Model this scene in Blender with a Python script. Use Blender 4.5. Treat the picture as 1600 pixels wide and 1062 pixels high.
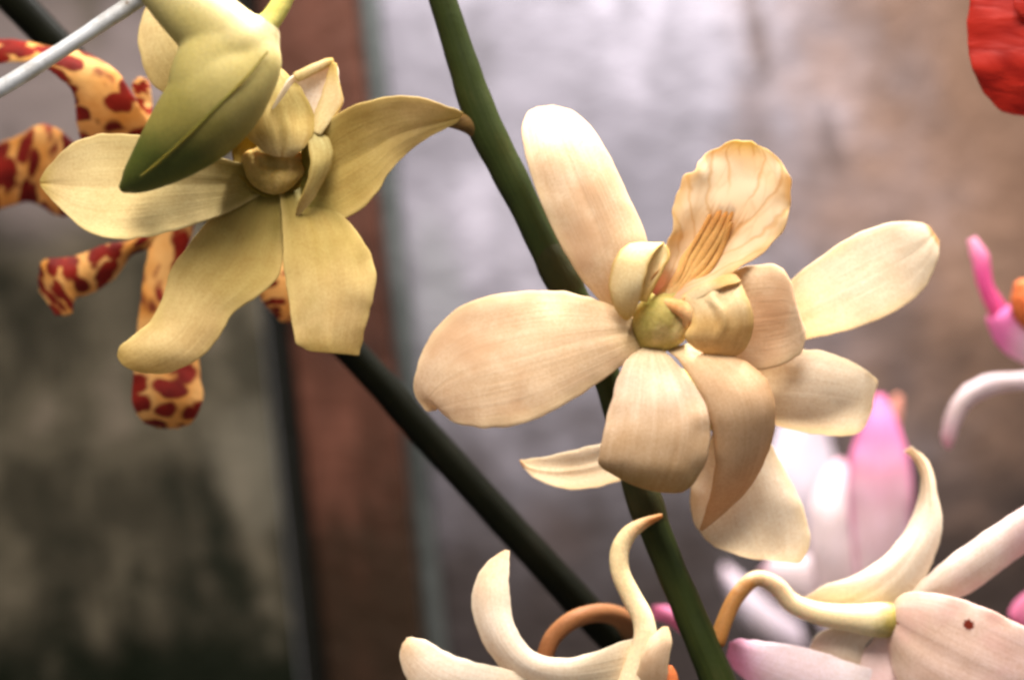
import bpy, math, random
import numpy as np
from mathutils import Vector, Matrix, noise

for o in list(bpy.data.objects):
    bpy.data.objects.remove(o, do_unlink=True)
scene = bpy.context.scene
COL = scene.collection

# ------------------------------------------------------------------ camera
W, H = 1600.0, 1062.0
DIST = 0.60                       # camera to the cream flower (m)
S = 0.15 / W                      # metres per photo pixel at the flower
ROLL = math.radians(6.0)          # the photographer held the camera a little askew
CAM = Vector((0.0, -DIST, 1.25))
RX = Vector((math.cos(ROLL), 0, -math.sin(ROLL)))
UP = Vector((math.sin(ROLL), 0, math.cos(ROLL)))
FW = Vector((0, 1, 0))
cam = bpy.data.cameras.new('camera')
cam.sensor_width = 36.0
cam.lens = 36.0 * DIST / 0.15
cam.clip_start = 0.01
cam.clip_end = 50.0
cam.dof.use_dof = True
cam.dof.focus_distance = DIST
cam.dof.aperture_fstop = 7.6
cam.dof.aperture_blades = 0
camo = bpy.data.objects.new('camera', cam)
m = Matrix.Identity(4)
for i in range(3):
    m[i][0] = RX[i]; m[i][1] = UP[i]; m[i][2] = -FW[i]; m[i][3] = CAM[i]
camo.matrix_world = m
COL.objects.link(camo)
scene.camera = camo

# ------------------------------------------------------------------ world, lamps, exposure
world = bpy.data.worlds.new("World")
scene.world = world
world.use_nodes = True
bg = world.node_tree.nodes['Background']
bg.inputs[0].default_value = (1.0, 0.95, 0.94, 1)
bg.inputs[1].default_value = 0.25


def area(name, loc, target, size, energy, color=(1, 1, 1), spread=180):
    l = bpy.data.lights.new(name, 'AREA')
    l.shape = 'RECTANGLE'; l.size = size[0]; l.size_y = size[1]
    l.energy = energy; l.color = color; l.spread = math.radians(spread)
    o = bpy.data.objects.new(name, l)
    o.location = loc
    o.rotation_euler = (Vector(target) - Vector(loc)).to_track_quat('-Z', 'Y').to_euler()
    COL.objects.link(o)
    return o


area('skylight_lamp', (0.0, -0.46, 1.98), (0.01, -0.03, 1.24), (0.55, 0.45), 2.95, (1.0, 0.93, 0.865), 66)
area('rear_fill_lamp', (0.16, 0.10, 1.62), (0.04, -0.01, 1.23), (0.22, 0.05), 2.0, (1.0, 0.95, 0.93), 80)  # added lamp, unseen, to light the petals from behind
sl = bpy.data.lights.new('wall_lamp', 'SPOT')
sl.energy = 29.0; sl.color = (0.96, 0.95, 1.0); sl.spot_size = math.radians(44); sl.spot_blend = 1.0; sl.shadow_soft_size = 0.03
slo = bpy.data.objects.new('wall_lamp', sl)
slo.location = (-0.004, 0.035, 1.49)
slo.rotation_euler = (Vector((0.020, 0.127, 1.335)) - Vector(slo.location)).to_track_quat('-Z', 'Y').to_euler()
COL.objects.link(slo)

scene.view_settings.view_transform = 'Standard'
scene.view_settings.look = 'None'
scene.view_settings.exposure = 0.0
scene.view_settings.gamma = 1.0
scene.render.engine = 'CYCLES'
scene.cycles.filter_width = 2.9
scene.cycles.max_bounces = 6
scene.cycles.diffuse_bounces = 3


# ------------------------------------------------------------------ helpers
def at(px, py, d=0.0):
    """photo pixel -> point; d = photo pixels nearer to the camera than the flower plane"""
    z = DIST - d * S
    k = z / DIST * S
    return CAM + FW * z + RX * ((px - W / 2) * k) + UP * ((H / 2 - py) * k)


def c(r, g, b):
    f = lambda v: (v / 12.92 if v <= 0.04045 else ((v + 0.055) / 1.055) ** 2.4)
    return (f(r / 255.0), f(g / 255.0), f(b / 255.0), 1.0)


def catmull(pts, per):
    P = np.array(pts, float)
    n = len(P)
    if n == 2:
        t = np.linspace(0, 1, per + 1)[:, None]
        return P[0] * (1 - t) + P[1] * t
    E = np.vstack([2 * P[0] - P[1], P, 2 * P[-1] - P[-2]])
    out = []
    for i in range(n - 1):
        p0, p1, p2, p3 = E[i], E[i + 1], E[i + 2], E[i + 3]
        for k in range(per):
            t = k / per
            out.append(0.5 * ((2 * p1) + (-p0 + p2) * t + (2 * p0 - 5 * p1 + 4 * p2 - p3) * t * t
                              + (-p0 + 3 * p1 - 3 * p2 + p3) * t ** 3))
    out.append(P[-1])
    return np.array(out)


def aslist(v, n):
    if isinstance(v, (int, float)):
        return [float(v)] * n
    v = list(v)
    if len(v) == n:
        return v
    x = np.linspace(0, 1, len(v))
    return list(np.interp(np.linspace(0, 1, n), x, v))


def grid_mesh(name, G):
    nv, nu = len(G), len(G[0])
    verts = [tuple(p) for row in G for p in row]
    faces = []
    for j in range(nv - 1):
        for i in range(nu - 1):
            a = j * nu + i
            faces.append((a, a + 1, a + nu + 1, a + nu))
    me = bpy.data.meshes.new(name)
    me.from_pydata(verts, [], faces)
    uv = me.uv_layers.new(name='UVMap')
    for lp in me.loops:
        j, i = divmod(lp.vertex_index, nu)
        uv.data[lp.index].uv = (i / (nu - 1), j / (nv - 1))
    me.polygons.foreach_set('use_smooth', [True] * len(me.polygons))
    return me


def link(name, me, mat, parent):
    o = bpy.data.objects.new(name, me)
    if mat is not None:
        me.materials.append(mat)
    COL.objects.link(o)
    if parent is not None:
        o.parent = parent
    return o


def origin(parent):
    while parent is not None and parent.parent is not None:
        parent = parent.parent
    return parent.location.copy() if parent is not None else Vector((0, 0, 0))


def petal(name, mat, parent, L, R, D=0, tilt=0, cup=0, crease=0, curl=0, thick=2.3, per=6, nu=18,
          ruffle=0, seed=0, bow=0):
    """a fleshy blade: left and right margins (photo pixels), depth of its midline D, tilt across,
    cup (belly towards the viewer), crease (midrib groove), curl (margins rolled back)"""
    n = max(len(L), len(R))
    assert len(L) == len(R), (name, len(L), len(R))
    D = aslist(D, n); T = aslist(tilt, n); C = aslist(cup, n); K = aslist(crease, n)
    U = aslist(curl, n); B = aslist(bow, n)
    rows = catmull([list(L[i][:2]) + list(R[i][:2]) + [D[i], T[i], C[i], K[i], U[i], B[i]] for i in range(n)], per)
    org = origin(parent)
    G = []
    for j, r in enumerate(rows):
        row = []
        lx, ly, rx, ry, d, t, cu, cr, ul, bo = r
        prev = rows[max(j - 1, 0)]; nxt = rows[min(j + 1, len(rows) - 1)]
        ax = np.array([(nxt[0] + nxt[2] - prev[0] - prev[2]), (nxt[1] + nxt[3] - prev[1] - prev[3])])
        ax = ax / (np.linalg.norm(ax) + 1e-6)
        for i in range(nu):
            s = -1 + 2 * i / (nu - 1)
            w = (1 + s) / 2
            x = lx * (1 - w) + rx * w + ax[0] * bo * (1 - s * s)
            y = ly * (1 - w) + ry * w + ax[1] * bo * (1 - s * s)
            dd = d - t * s + cu * (1 - s * s) - cr * math.exp(-(s / 0.13) ** 2) - ul * s ** 4
            ed = max(0.0, abs(s) - 0.72) / 0.28
            x += 2.2 * ed * noise.noise((x / 15.0, y / 15.0, seed + 71)); y += 2.2 * ed * noise.noise((x / 15.0, y / 15.0, seed + 83))
            if ruffle:
                dd += 0.9 * ruffle * noise.noise((x / 95.0, y / 95.0, seed + 40))
                e = 0.25 + 0.75 * abs(s) ** 2
                dd += ruffle * e * noise.noise((x / 42.0, y / 42.0, seed))
                x += 0.25 * ruffle * e * abs(s) * noise.noise((x / 23.0, y / 23.0, seed + 9))
                y += 0.25 * ruffle * e * abs(s) * noise.noise((x / 23.0, y / 23.0, seed + 17))
            row.append(at(x, y, dd) - org)
        G.append(row)
    me = grid_mesh(name, G)
    o = link(name, me, mat, parent)
    so = o.modifiers.new('thickness', 'SOLIDIFY'); so.thickness = thick * S; so.offset = 0
    so.use_even_offset = False
    sb = o.modifiers.new('smooth', 'SUBSURF'); sb.levels = 1; sb.render_levels = 1
    return o


def tube_grid(pts, org, per=8, nseg=18, flat=1.0, bump=0, seed=0):
    """pts: (x, y, d, r) in photo pixels"""
    R = catmull(pts, per)
    P = [at(*r[:3]) for r in R]
    rad = [max(r[3], 0.3) * S for r in R]
    G = []
    nrm = None
    for j in range(len(P)):
        tg = (P[min(j + 1, len(P) - 1)] - P[max(j - 1, 0)]).normalized()
        if nrm is None:
            nrm = tg.cross(FW)
            if nrm.length < 1e-4:
                nrm = tg.cross(UP)
            nrm.normalize()
        nrm = (nrm - tg * nrm.dot(tg)).normalized()
        bn = tg.cross(nrm)
        row = []
        for i in range(nseg + 1):
            a = 2 * math.pi * (i % nseg) / nseg
            k = rad[j]
            if bump:
                q = P[j] / S / 40.0
                k *= 1 + bump * noise.noise((q.x + math.cos(a) * .6, q.y + math.sin(a) * .6 + seed, q.z))
            row.append(P[j] + nrm * (math.cos(a) * k) + bn * (math.sin(a) * k * flat) - org)
        G.append(row)
    return G, P


def tube(name, mat, parent, pts, per=8, nseg=18, flat=1.0, caps=True, bump=0, seed=0, org=None):
    o0 = origin(parent) if org is None else org
    if caps:
        a, b = pts[0], pts[-1]
        def ext(p, q):
            v = np.array(p[:3], float) - np.array(q[:3], float)
            v = v / (np.linalg.norm(v) + 1e-6) * p[3]
            e1 = np.array(p[:3]) + v * 0.72; e2 = np.array(p[:3]) + v
            return tuple(e1) + (p[3] * 0.66,), tuple(e2) + (p[3] * 0.03,)
        s1, s2 = ext(a, pts[1]); t1, t2 = ext(b, pts[-2])
        pts = [s2, s1] + list(pts) + [t1, t2]
    G, P = tube_grid(pts, o0, per, nseg, flat, bump, seed)
    me = grid_mesh(name, G)
    o = link(name, me, mat, parent)
    if org is not None:
        o.location = org
    return o


def fused(name, mat, parent, tubes, voxel=2.2, smooth=6):
    """several fleshy swellings grown into one continuous skin"""
    org = origin(parent)
    verts, faces = [], []
    for pts in tubes:
        a, b = pts[0], pts[-1]
        def ext(p, q):
            v = np.array(p[:3], float) - np.array(q[:3], float)
            v = v / (np.linalg.norm(v) + 1e-6) * p[3]
            return tuple(np.array(p[:3]) + v * 0.72) + (p[3] * 0.66,), tuple(np.array(p[:3]) + v) + (p[3] * 0.05,)
        s1, s2 = ext(a, pts[1]); t1, t2 = ext(b, pts[-2])
        G, P = tube_grid([s2, s1] + list(pts) + [t1, t2], org, 6, 48)
        off = len(verts)
        nseg = len(G[0]) - 1
        for row in G:
            verts += [tuple(p) for p in row[:-1]]
        for j in range(len(G) - 1):
            for i in range(nseg):
                a0 = off + j * nseg + i; a1 = off + j * nseg + (i + 1) % nseg
                faces.append((a0, a1, a1 + nseg, a0 + nseg))
        faces.append(tuple(off + i for i in range(nseg))[::-1])
        faces.append(tuple(off + (len(G) - 1) * nseg + i for i in range(nseg)))
    me = bpy.data.meshes.new(name)
    me.from_pydata(verts, [], faces)
    o = link(name, me, mat, parent)
    r = o.modifiers.new('fuse', 'REMESH'); r.mode = 'VOXEL'; r.voxel_size = voxel * S; r.use_smooth_shade = True
    sm = o.modifiers.new('soften', 'SMOOTH'); sm.iterations = smooth; sm.factor = 0.5
    return o


def thing(name, label, cat, px, py, d=0, group=None):
    o = bpy.data.objects.new(name, None)
    o.empty_display_size = 0.005
    o.location = at(px, py, d)
    o['label'] = label; o['category'] = cat
    if group:
        o['group'] = group
    COL.objects.link(o)
    return o


def tag(o, label, cat, group=None, kind=None):
    o['label'] = label; o['category'] = cat
    if group: o['group'] = group
    if kind: o['kind'] = kind
    return o


# ------------------------------------------------------------------ materials
class NT:
    def __init__(self, name):
        self.m = bpy.data.materials.new(name)
        self.m.use_nodes = True
        self.t = self.m.node_tree
        self.n = self.t.nodes
        self.b = self.n['Principled BSDF']
        self.out = self.n['Material Output']

    def add(self, typ, **kw):
        nd = self.n.new(typ)
        for k, v in kw.items():
            setattr(nd, k, v)
        return nd

    def put(self, sock, v):
        if isinstance(v, bpy.types.NodeSocket):
            self.t.links.new(v, sock)
        else:
            sock.default_value = v

    def math(self, op, a, b=0.0, clamp=False):
        nd = self.add('ShaderNodeMath', operation=op, use_clamp=clamp)
        self.put(nd.inputs[0], a); self.put(nd.inputs[1], b)
        return nd.outputs[0]

    def rng(self, v, a, b, x=0.0, y=1.0, smooth=False):
        nd = self.add('ShaderNodeMapRange')
        if smooth: nd.interpolation_type = 'SMOOTHSTEP'
        self.put(nd.inputs[0], v)
        for k, q in enumerate((a, b, x, y)):
            nd.inputs[k + 1].default_value = q
        return nd.outputs[0]

    def noise(self, vec, scale, detail=3, rough=0.5, dist=0.0):
        nd = self.add('ShaderNodeTexNoise')
        self.put(nd.inputs['Vector'], vec)
        nd.inputs['Scale'].default_value = scale; nd.inputs['Detail'].default_value = detail
        nd.inputs['Roughness'].default_value = rough; nd.inputs['Distortion'].default_value = dist
        return nd.outputs[0]

    def mapping(self, vec, scale=(1, 1, 1), loc=(0, 0, 0)):
        nd = self.add('ShaderNodeMapping')
        self.put(nd.inputs[0], vec)
        nd.inputs['Scale'].default_value = scale; nd.inputs['Location'].default_value = loc
        return nd.outputs[0]

    def mix(self, fac, a, b, mode='MIX'):
        nd = self.add('ShaderNodeMix', data_type='RGBA', blend_type=mode)
        self.put(nd.inputs[0], fac); self.put(nd.inputs[6], a); self.put(nd.inputs[7], b)
        return nd.outputs[2]

    def ramp(self, fac, stops, interp='EASE'):
        nd = self.add('ShaderNodeValToRGB')
        cr = nd.color_ramp; cr.interpolation = interp
        while len(cr.elements) < len(stops):
            cr.elements.new(0.5)
        for e, (p, col) in zip(cr.elements, stops):
            e.position = p; e.color = col
        self.put(nd.inputs[0], fac)
        return nd.outputs[0]

    def bump(self, h, strength, dist):
        nd = self.add('ShaderNodeBump')
        nd.inputs['Strength'].default_value = strength; nd.inputs['Distance'].default_value = dist
        self.put(nd.inputs['Height'], h)
        self.t.links.new(nd.outputs[0], self.b.inputs['Normal'])
        return nd.outputs[0]


def flesh(t, colr, rough=0.5, sss=0.55, rad=(1.0, 0.62, 0.36), scale=0.0022, transl=0.22, spec=0.3, nrm=None):
    rough = rough + 0.12; spec = spec * 0.5
    b = t.b
    t.put(b.inputs['Base Color'], colr)
    b.inputs['Roughness'].default_value = rough
    b.inputs['Specular IOR Level'].default_value = spec
    b.inputs['Subsurface Weight'].default_value = sss
    b.inputs['Subsurface Radius'].default_value = rad
    b.inputs['Subsurface Scale'].default_value = scale
    if transl:
        tr = t.add('ShaderNodeBsdfTranslucent')
        t.put(tr.inputs[0], colr)
        if nrm is not None:
            t.t.links.new(nrm, tr.inputs['Normal'])
        mx = t.add('ShaderNodeMixShader')
        mx.inputs[0].default_value = transl
        t.t.links.new(b.outputs[0], mx.inputs[1]); t.t.links.new(tr.outputs[0], mx.inputs[2])
        t.t.links.new(mx.outputs[0], t.out.inputs['Surface'])


def petal_mat(name, stops, vein=0.16, mottle=0.16, edge=None, edge_amt=0.5, rough=0.52, transl=0.26,
              veins=22, blush=None, blush_amt=0.4, spots=(), sss=0.0, bump=0.3):
    t = NT(name)
    tc = t.add('ShaderNodeTexCoord')
    uv, ob = tc.outputs['UV'], tc.outputs['Object']
    sp = t.add('ShaderNodeSeparateXYZ'); t.put(sp.inputs[0], uv)
    u, v = sp.outputs[0], sp.outputs[1]
    wob = t.noise(ob, 160, 3)
    v2 = t.math('ADD', v, t.math('MULTIPLY', t.math('SUBTRACT', wob, 0.5), 0.16))
    col = t.ramp(v2, stops)
    # long veins running from base to tip
    vn = t.noise(t.mapping(uv, (veins * 0.7, 1.2, 1)), 1.0, 5, 0.65, 0.35)
    vf = t.rng(vn, 0.25, 0.75, 1 - vein * 1.05, 1 + vein * 0.5)
    mt = t.noise(ob, 210, 4, 0.55)
    mf = t.rng(mt, 0.3, 0.7, 1 - mottle, 1 + mottle * 0.5)
    gr = t.noise(ob, 2600, 2, 0.6)
    gf = t.rng(gr, 0.25, 0.75, 0.86, 1.10)
    f = t.math('MULTIPLY', t.math('MULTIPLY', vf, mf), gf)
    cmb = t.add('ShaderNodeCombineColor')
    # veins lose blue first, as they do in cream petals
    t.put(cmb.inputs[0], t.math('POWER', f, 0.65)); t.put(cmb.inputs[1], f); t.put(cmb.inputs[2], t.math('POWER', f, 1.45))
    col = t.mix(1.0, col, cmb.outputs[0], 'MULTIPLY')
    if blush is not None:
        bl = t.noise(ob, 90, 3, 0.6)
        col = t.mix(t.math('MULTIPLY', t.rng(bl, 0.45, 0.68, 0, 1, True), blush_amt), col, blush)
    if edge is not None:
        e = t.math('MULTIPLY', t.math('ABSOLUTE', t.math('SUBTRACT', u, 0.5)), 2.0)
        e = t.math('ADD', e, t.math('MULTIPLY', t.math('SUBTRACT', wob, 0.5), 0.2))
        col = t.mix(t.math('MULTIPLY', t.rng(e, 0.72, 1.0, 0, 1, True), edge_amt), col, edge)
    for (su, sv, r, asp, sc) in spots:
        du = t.math('MULTIPLY', t.math('SUBTRACT', u, su), asp)
        dv = t.math('SUBTRACT', v, sv)
        dd = t.math('SQRT', t.math('ADD', t.math('MULTIPLY', du, du), t.math('MULTIPLY', dv, dv)))
        dd = t.math('ADD', dd, t.math('MULTIPLY', t.math('SUBTRACT', gr, 0.5), r * 0.7))
        col = t.mix(t.rng(dd, r * 0.6, r, 1, 0, True), col, sc)
    h = t.math('ADD', t.math('MULTIPLY', vn, 1.0), t.math('MULTIPLY', gr, 0.12))
    nrm = t.bump(h, bump, 0.0005)
    flesh(t, col, rough, transl=transl, nrm=nrm, sss=sss)
    return t.m


CREAM_BASE = c(214, 200, 140)
M = {}
M['cream'] = petal_mat('cream_petal', [(0.0, c(212, 188, 138)), (0.2, c(228, 199, 162)), (0.72, c(234, 206, 172)), (1.0, c(236, 206, 162))],
                       vein=0.15, mottle=0.12, blush=c(208, 166, 126), blush_amt=0.75, edge=c(240, 216, 168), edge_amt=0.4)
M['cream_tan'] = petal_mat('tan_cream_petal', [(0.0, c(230, 208, 164)), (0.3, c(218, 184, 146)), (1.0, c(202, 162, 120))],
                           vein=0.14, mottle=0.12, edge=c(196, 150, 98), edge_amt=0.5)
M['cream_fold'] = petal_mat('folded_cream_petal', [(0.0, c(230, 210, 170)), (0.3, c(238, 215, 190)), (0.62, c(214, 182, 144)), (0.85, c(182, 146, 92)), (1.0, c(170, 132, 78))],
                            vein=0.24, mottle=0.1, veins=16)  # dark tip stops paint the shade under the curl
M["cream_pale"] = petal_mat("pale_cream_petal", transl=0.55, stops=[(0.0, c(244, 226, 192)), (0.4, c(252, 240, 220)), (0.95, c(252, 240, 218)), (1.0, c(228, 186, 128))],
                            vein=0.08, mottle=0.07, edge=c(244, 222, 176), edge_amt=0.4)
M['olive'] = petal_mat('yellow_green_petal', [(0.0, c(118, 108, 40)), (0.3, c(196, 170, 98)), (0.75, c(226, 198, 138)), (1.0, c(214, 184, 110))],  # dark base stop paints the shading around the flower's centre
                       vein=0.13, mottle=0.14, edge=c(226, 200, 128), edge_amt=0.4, blush=c(186, 160, 86), blush_amt=0.45)
M['olive_pale'] = petal_mat('pale_yellow_petal', [(0.0, c(146, 126, 46)), (0.3, c(222, 200, 138)), (0.8, c(234, 212, 156)), (1.0, c(214, 186, 108))],  # base stop darkened too: painted shade at the centre
                            vein=0.1, mottle=0.1, edge=c(230, 206, 140), edge_amt=0.4)
M['throat_c'] = petal_mat('olive_throat', [(0.0, c(150, 126, 44)), (0.5, c(164, 136, 52)), (1.0, c(136, 118, 40))], vein=0.2, mottle=0.2, veins=12)
M['hood'] = petal_mat('golden_hood', [(0.0, c(214, 202, 140)), (0.5, c(212, 188, 116)), (1.0, c(226, 202, 142))], vein=0.32, mottle=0.18, edge=c(170, 138, 52), edge_amt=0.5, veins=12)
M['lip_side'] = petal_mat('ochre_lip_lobe', [(0.0, c(240, 222, 184)), (0.34, c(236, 212, 166)), (0.62, c(220, 180, 116)), (1.0, c(232, 200, 144))],
                          vein=0.2, mottle=0.18, edge=c(226, 190, 118), edge_amt=0.6, veins=14)
M['lip_pale'] = petal_mat('pale_lip_lobe', [(0.0, c(228, 208, 150)), (0.5, c(232, 210, 160)), (1.0, c(206, 176, 100))],
                          vein=0.12, mottle=0.1, edge=c(196, 158, 72), edge_amt=0.75)
M['white_pink'] = petal_mat('white_petal_with_pink', [(0.0, c(240, 226, 204)), (0.5, c(246, 228, 216)), (1.0, c(240, 204, 204))],
                            vein=0.1, mottle=0.1, blush=c(232, 190, 190), blush_amt=0.45, veins=12)
M['white_pink_spot'] = petal_mat('speckled_white_petal', [(0.0, c(236, 216, 190)), (0.4, c(236, 208, 192)), (1.0, c(232, 200, 194))],
                                 vein=0.2, mottle=0.14, blush=c(220, 170, 160), blush_amt=0.5, veins=12,
                                 spots=((0.18, 0.50, 0.026, 0.5, c(120, 40, 22)), (0.46, 0.155, 0.022, 1.0, c(150, 80, 52))))
M['white_cream'] = petal_mat('milky_petal', [(0.0, c(244, 226, 194)), (0.5, c(248, 232, 212)), (1.0, c(228, 196, 156))],
                             vein=0.12, mottle=0.08, edge=c(246, 232, 206), edge_amt=0.5)
M['pink'] = petal_mat('rose_pink_petal', [(0.0, c(246, 230, 232)), (0.22, c(236, 204, 216)), (0.8, c(214, 116, 162)), (1.0, c(206, 106, 150))],
                      vein=0.08, mottle=0.08, edge=c(206, 96, 150), edge_amt=0.7, transl=0.1)
M['pink_white'] = petal_mat('blush_white_petal', [(0.0, c(242, 222, 226)), (0.6, c(228, 212, 216)), (1.0, c(216, 166, 184))],
                            vein=0.06, mottle=0.08, edge=c(238, 206, 214), edge_amt=0.4)
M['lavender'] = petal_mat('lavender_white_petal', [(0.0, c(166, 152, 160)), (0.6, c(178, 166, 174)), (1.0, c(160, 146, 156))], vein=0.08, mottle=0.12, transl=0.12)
M['magenta'] = petal_mat('magenta_petal', [(0.0, c(208, 78, 132)), (0.5, c(222, 88, 152)), (1.0, c(226, 150, 180))], vein=0.1, mottle=0.1)
M['pink_tip'] = petal_mat('pink_tipped_petal', [(0.0, c(246, 234, 234)), (0.5, c(244, 222, 228)), (0.9, c(230, 164, 194)), (1.0, c(226, 152, 186))],
                          vein=0.06, mottle=0.08)
M['pink_edge'] = petal_mat('pink_to_white_petal', [(0.0, c(244, 228, 232)), (0.35, c(240, 206, 222)), (0.65, c(222, 120, 180)), (1.0, c(216, 104, 160))], vein=0.06, mottle=0.08)
M['peach'] = petal_mat('peach_column', [(0.0, c(220, 160, 150)), (1.0, c(214, 140, 116))], vein=0.05)
M['pink_flat'] = petal_mat('soft_pink_petal', [(0.0, c(240, 170, 200)), (0.6, c(236, 140, 180)), (1.0, c(234, 128, 170))], vein=0.06, mottle=0.08)


def spotted_mat():
    t = NT('spotted_orange_petal')
    tc = t.add('ShaderNodeTexCoord')
    ob = tc.outputs['Object']; uv = tc.outputs['UV']
    oi = t.add('ShaderNodeObjectInfo')
    warp = t.add('ShaderNodeTexNoise')
    t.put(warp.inputs['Vector'], ob); warp.inputs['Scale'].default_value = 260; warp.inputs['Detail'].default_value = 1.5
    ws = t.add('ShaderNodeVectorMath', operation='SCALE'); t.put(ws.inputs[0], warp.outputs['Color']); ws.inputs['Scale'].default_value = 0.85
    va = t.add('ShaderNodeVectorMath', operation='ADD')
    t.put(va.inputs[0], t.mapping(uv, (2.3, 10.5, 1))); t.put(va.inputs[1], ws.outputs[0])
    vo = t.add('ShaderNodeTexVoronoi', feature='SMOOTH_F1', voronoi_dimensions='4D')
    t.put(vo.inputs['Vector'], va.outputs[0]); vo.inputs['Scale'].default_value = 1.0
    t.put(vo.inputs['W'], t.math('MULTIPLY', oi.outputs['Random'], 20.0))
    vo.inputs['Smoothness'].default_value = 0.2
    f = t.rng(vo.outputs['Distance'], 0.51, 0.66, 1, 0, True)
    base = t.ramp(t.noise(ob, 130, 3), [(0.3, c(214, 142, 62)), (0.7, c(232, 180, 110))])
    red = t.ramp(t.noise(ob, 260, 3), [(0.35, c(104, 22, 16)), (0.7, c(142, 34, 22))])
    col = t.mix(f, base, red)
    nrm = t.bump(t.noise(ob, 900, 3), 0.3, 0.0004)
    flesh(t, col, 0.42, transl=0.2, nrm=nrm, sss=0.0, spec=0.3)
    return t.m


M['spotted'] = spotted_mat()


def lip_mat():
    """veined mid-lobe: net of tan veins on pale straw"""
    t = NT('veined_lip')
    tc = t.add('ShaderNodeTexCoord')
    uv, ob = tc.outputs['UV'], tc.outputs['Object']
    sp = t.add('ShaderNodeSeparateXYZ'); t.put(sp.inputs[0], uv)
    u, v = sp.outputs[0], sp.outputs[1]
    a = t.math('SUBTRACT', u, 0.5)
    # herring-bone veins: distance along the lobe minus a slant away from the midrib
    sl = t.math('SUBTRACT', t.math('MULTIPLY', v, 1.0), t.math('MULTIPLY', t.math('ABSOLUTE', a), 1.1))
    wb = t.math('MULTIPLY', t.math('SUBTRACT', t.noise(ob, 260, 3), 0.5), 0.22)
    q = t.math('FRACT', t.math('MULTIPLY', t.math('ADD', sl, wb), 5.0))
    line = t.math('ABSOLUTE', t.math('SUBTRACT', q, 0.5))
    vein = t.rng(line, 0.0, 0.17, 1, 0, True)
    vo = t.add('ShaderNodeTexVoronoi', feature='DISTANCE_TO_EDGE')
    t.put(vo.inputs['Vector'], t.mapping(uv, (7, 6, 1))); vo.inputs['Scale'].default_value = 1.0
    net = t.rng(vo.outputs['Distance'], 0.0, 0.10, 0.3, 0, True)
    edgef = t.rng(t.math('ABSOLUTE', a), 0.36, 0.5, 0, 1, True)
    tip = t.rng(v, 0.80, 1.0, 0, 1, True)
    vmask = t.math('MULTIPLY', t.math('MAXIMUM', vein, net), t.rng(t.math('ABSOLUTE', a), 0.06, 0.14, 0, 1, True))
    col = t.ramp(v, [(0.0, c(226, 150, 128)), (0.07, c(232, 176, 140)), (0.2, c(238, 208, 166)), (0.7, c(242, 222, 190)), (1.0, c(228, 200, 144))])
    col = t.mix(t.math('MULTIPLY', vmask, 0.5), col, c(212, 164, 94))
    col = t.mix(t.math('MULTIPLY', edgef, 0.6), col, c(214, 172, 96))
    col = t.mix(t.math('MULTIPLY', tip, 0.45), col, c(206, 178, 84))
    rg = t.math('MULTIPLY', t.math('SUBTRACT', t.noise(t.mapping(uv, (40, 4, 1)), 1.0, 3), 0.5), 0.22)
    mid = t.math('MULTIPLY', t.rng(t.math('ADD', t.math('ABSOLUTE', a), rg), 0.10, 0.21, 1, 0, True), t.rng(t.math('ADD', v, rg), 0.44, 0.56, 1, 0, True))
    col = t.mix(t.math('MULTIPLY', mid, 0.85), col, c(204, 150, 82))
    gr = t.noise(ob, 2600, 2, 0.6)
    h = t.math('SUBTRACT', t.math('MULTIPLY', gr, 0.15), t.math('MULTIPLY', vmask, 0.4))
    nrm = t.bump(h, 0.22, 0.0005)
    flesh(t, col, 0.5, transl=0.4, nrm=nrm, sss=0.0)
    return t.m


M['lip'] = lip_mat()


def plain_flesh(name, stops, scale=150, vec='Object', rough=0.5, sss=0.4, transl=0.0, bump=0.3, spec=0.3, axis=None):
    t = NT(name)
    tc = t.add('ShaderNodeTexCoord')
    ob = tc.outputs['Object']
    if axis is None:
        col = t.ramp(t.noise(ob, scale, 4), stops)
    else:
        sp = t.add('ShaderNodeSeparateXYZ'); t.put(sp.inputs[0], tc.outputs['UV'])
        v = t.math('ADD', sp.outputs[1], t.math('MULTIPLY', t.math('SUBTRACT', t.noise(ob, scale, 4), 0.5), 0.3))
        col = t.ramp(v, stops)
    g = t.rng(t.noise(ob, 2400, 2), 0.25, 0.75, 0.86, 1.10)
    col = t.mix(1.0, col, g, 'MULTIPLY')
    nrm = t.bump(t.noise(ob, 700, 3), bump, 0.0004)
    flesh(t, col, rough, transl=transl, nrm=nrm, sss=sss, spec=spec)
    return t.m


M['column'] = plain_flesh('green_column', [(0.25, c(136, 126, 52)), (0.5, c(180, 160, 90)), (0.72, c(212, 184, 130))], 200, bump=0.6)
M['column_c'] = plain_flesh('ochre_column', [(0.25, c(140, 116, 52)), (0.5, c(176, 146, 78)), (0.75, c(204, 172, 104))], 330, bump=0.9)
M['anther'] = plain_flesh('peach_anther', [(0.3, c(206, 146, 86)), (0.7, c(226, 184, 132))], 300)
M['callus'] = plain_flesh('brown_ridge', [(0.0, c(226, 184, 128)), (0.4, c(206, 154, 90)), (0.75, c(184, 128, 68)), (1.0, c(190, 134, 76))], 300, axis=1)
M['throat'] = plain_flesh('rose_throat', [(0.3, c(226, 150, 128)), (0.7, c(232, 172, 140))], 300)
M['pedicel_cream'] = plain_flesh('cream_pedicel', [(0.0, c(140, 88, 42)), (0.18, c(176, 122, 66)), (0.34, c(224, 198, 150)), (1.0, c(236, 214, 178))], 200, axis=1)
M['pedicel_pale'] = plain_flesh('straw_pedicel', [(0.0, c(150, 92, 34)), (0.3, c(170, 120, 66)), (0.42, c(224, 200, 158)), (0.7, c(226, 208, 164)), (0.86, c(160, 142, 68)), (1.0, c(112, 98, 36))], 200, axis=1)
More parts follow.
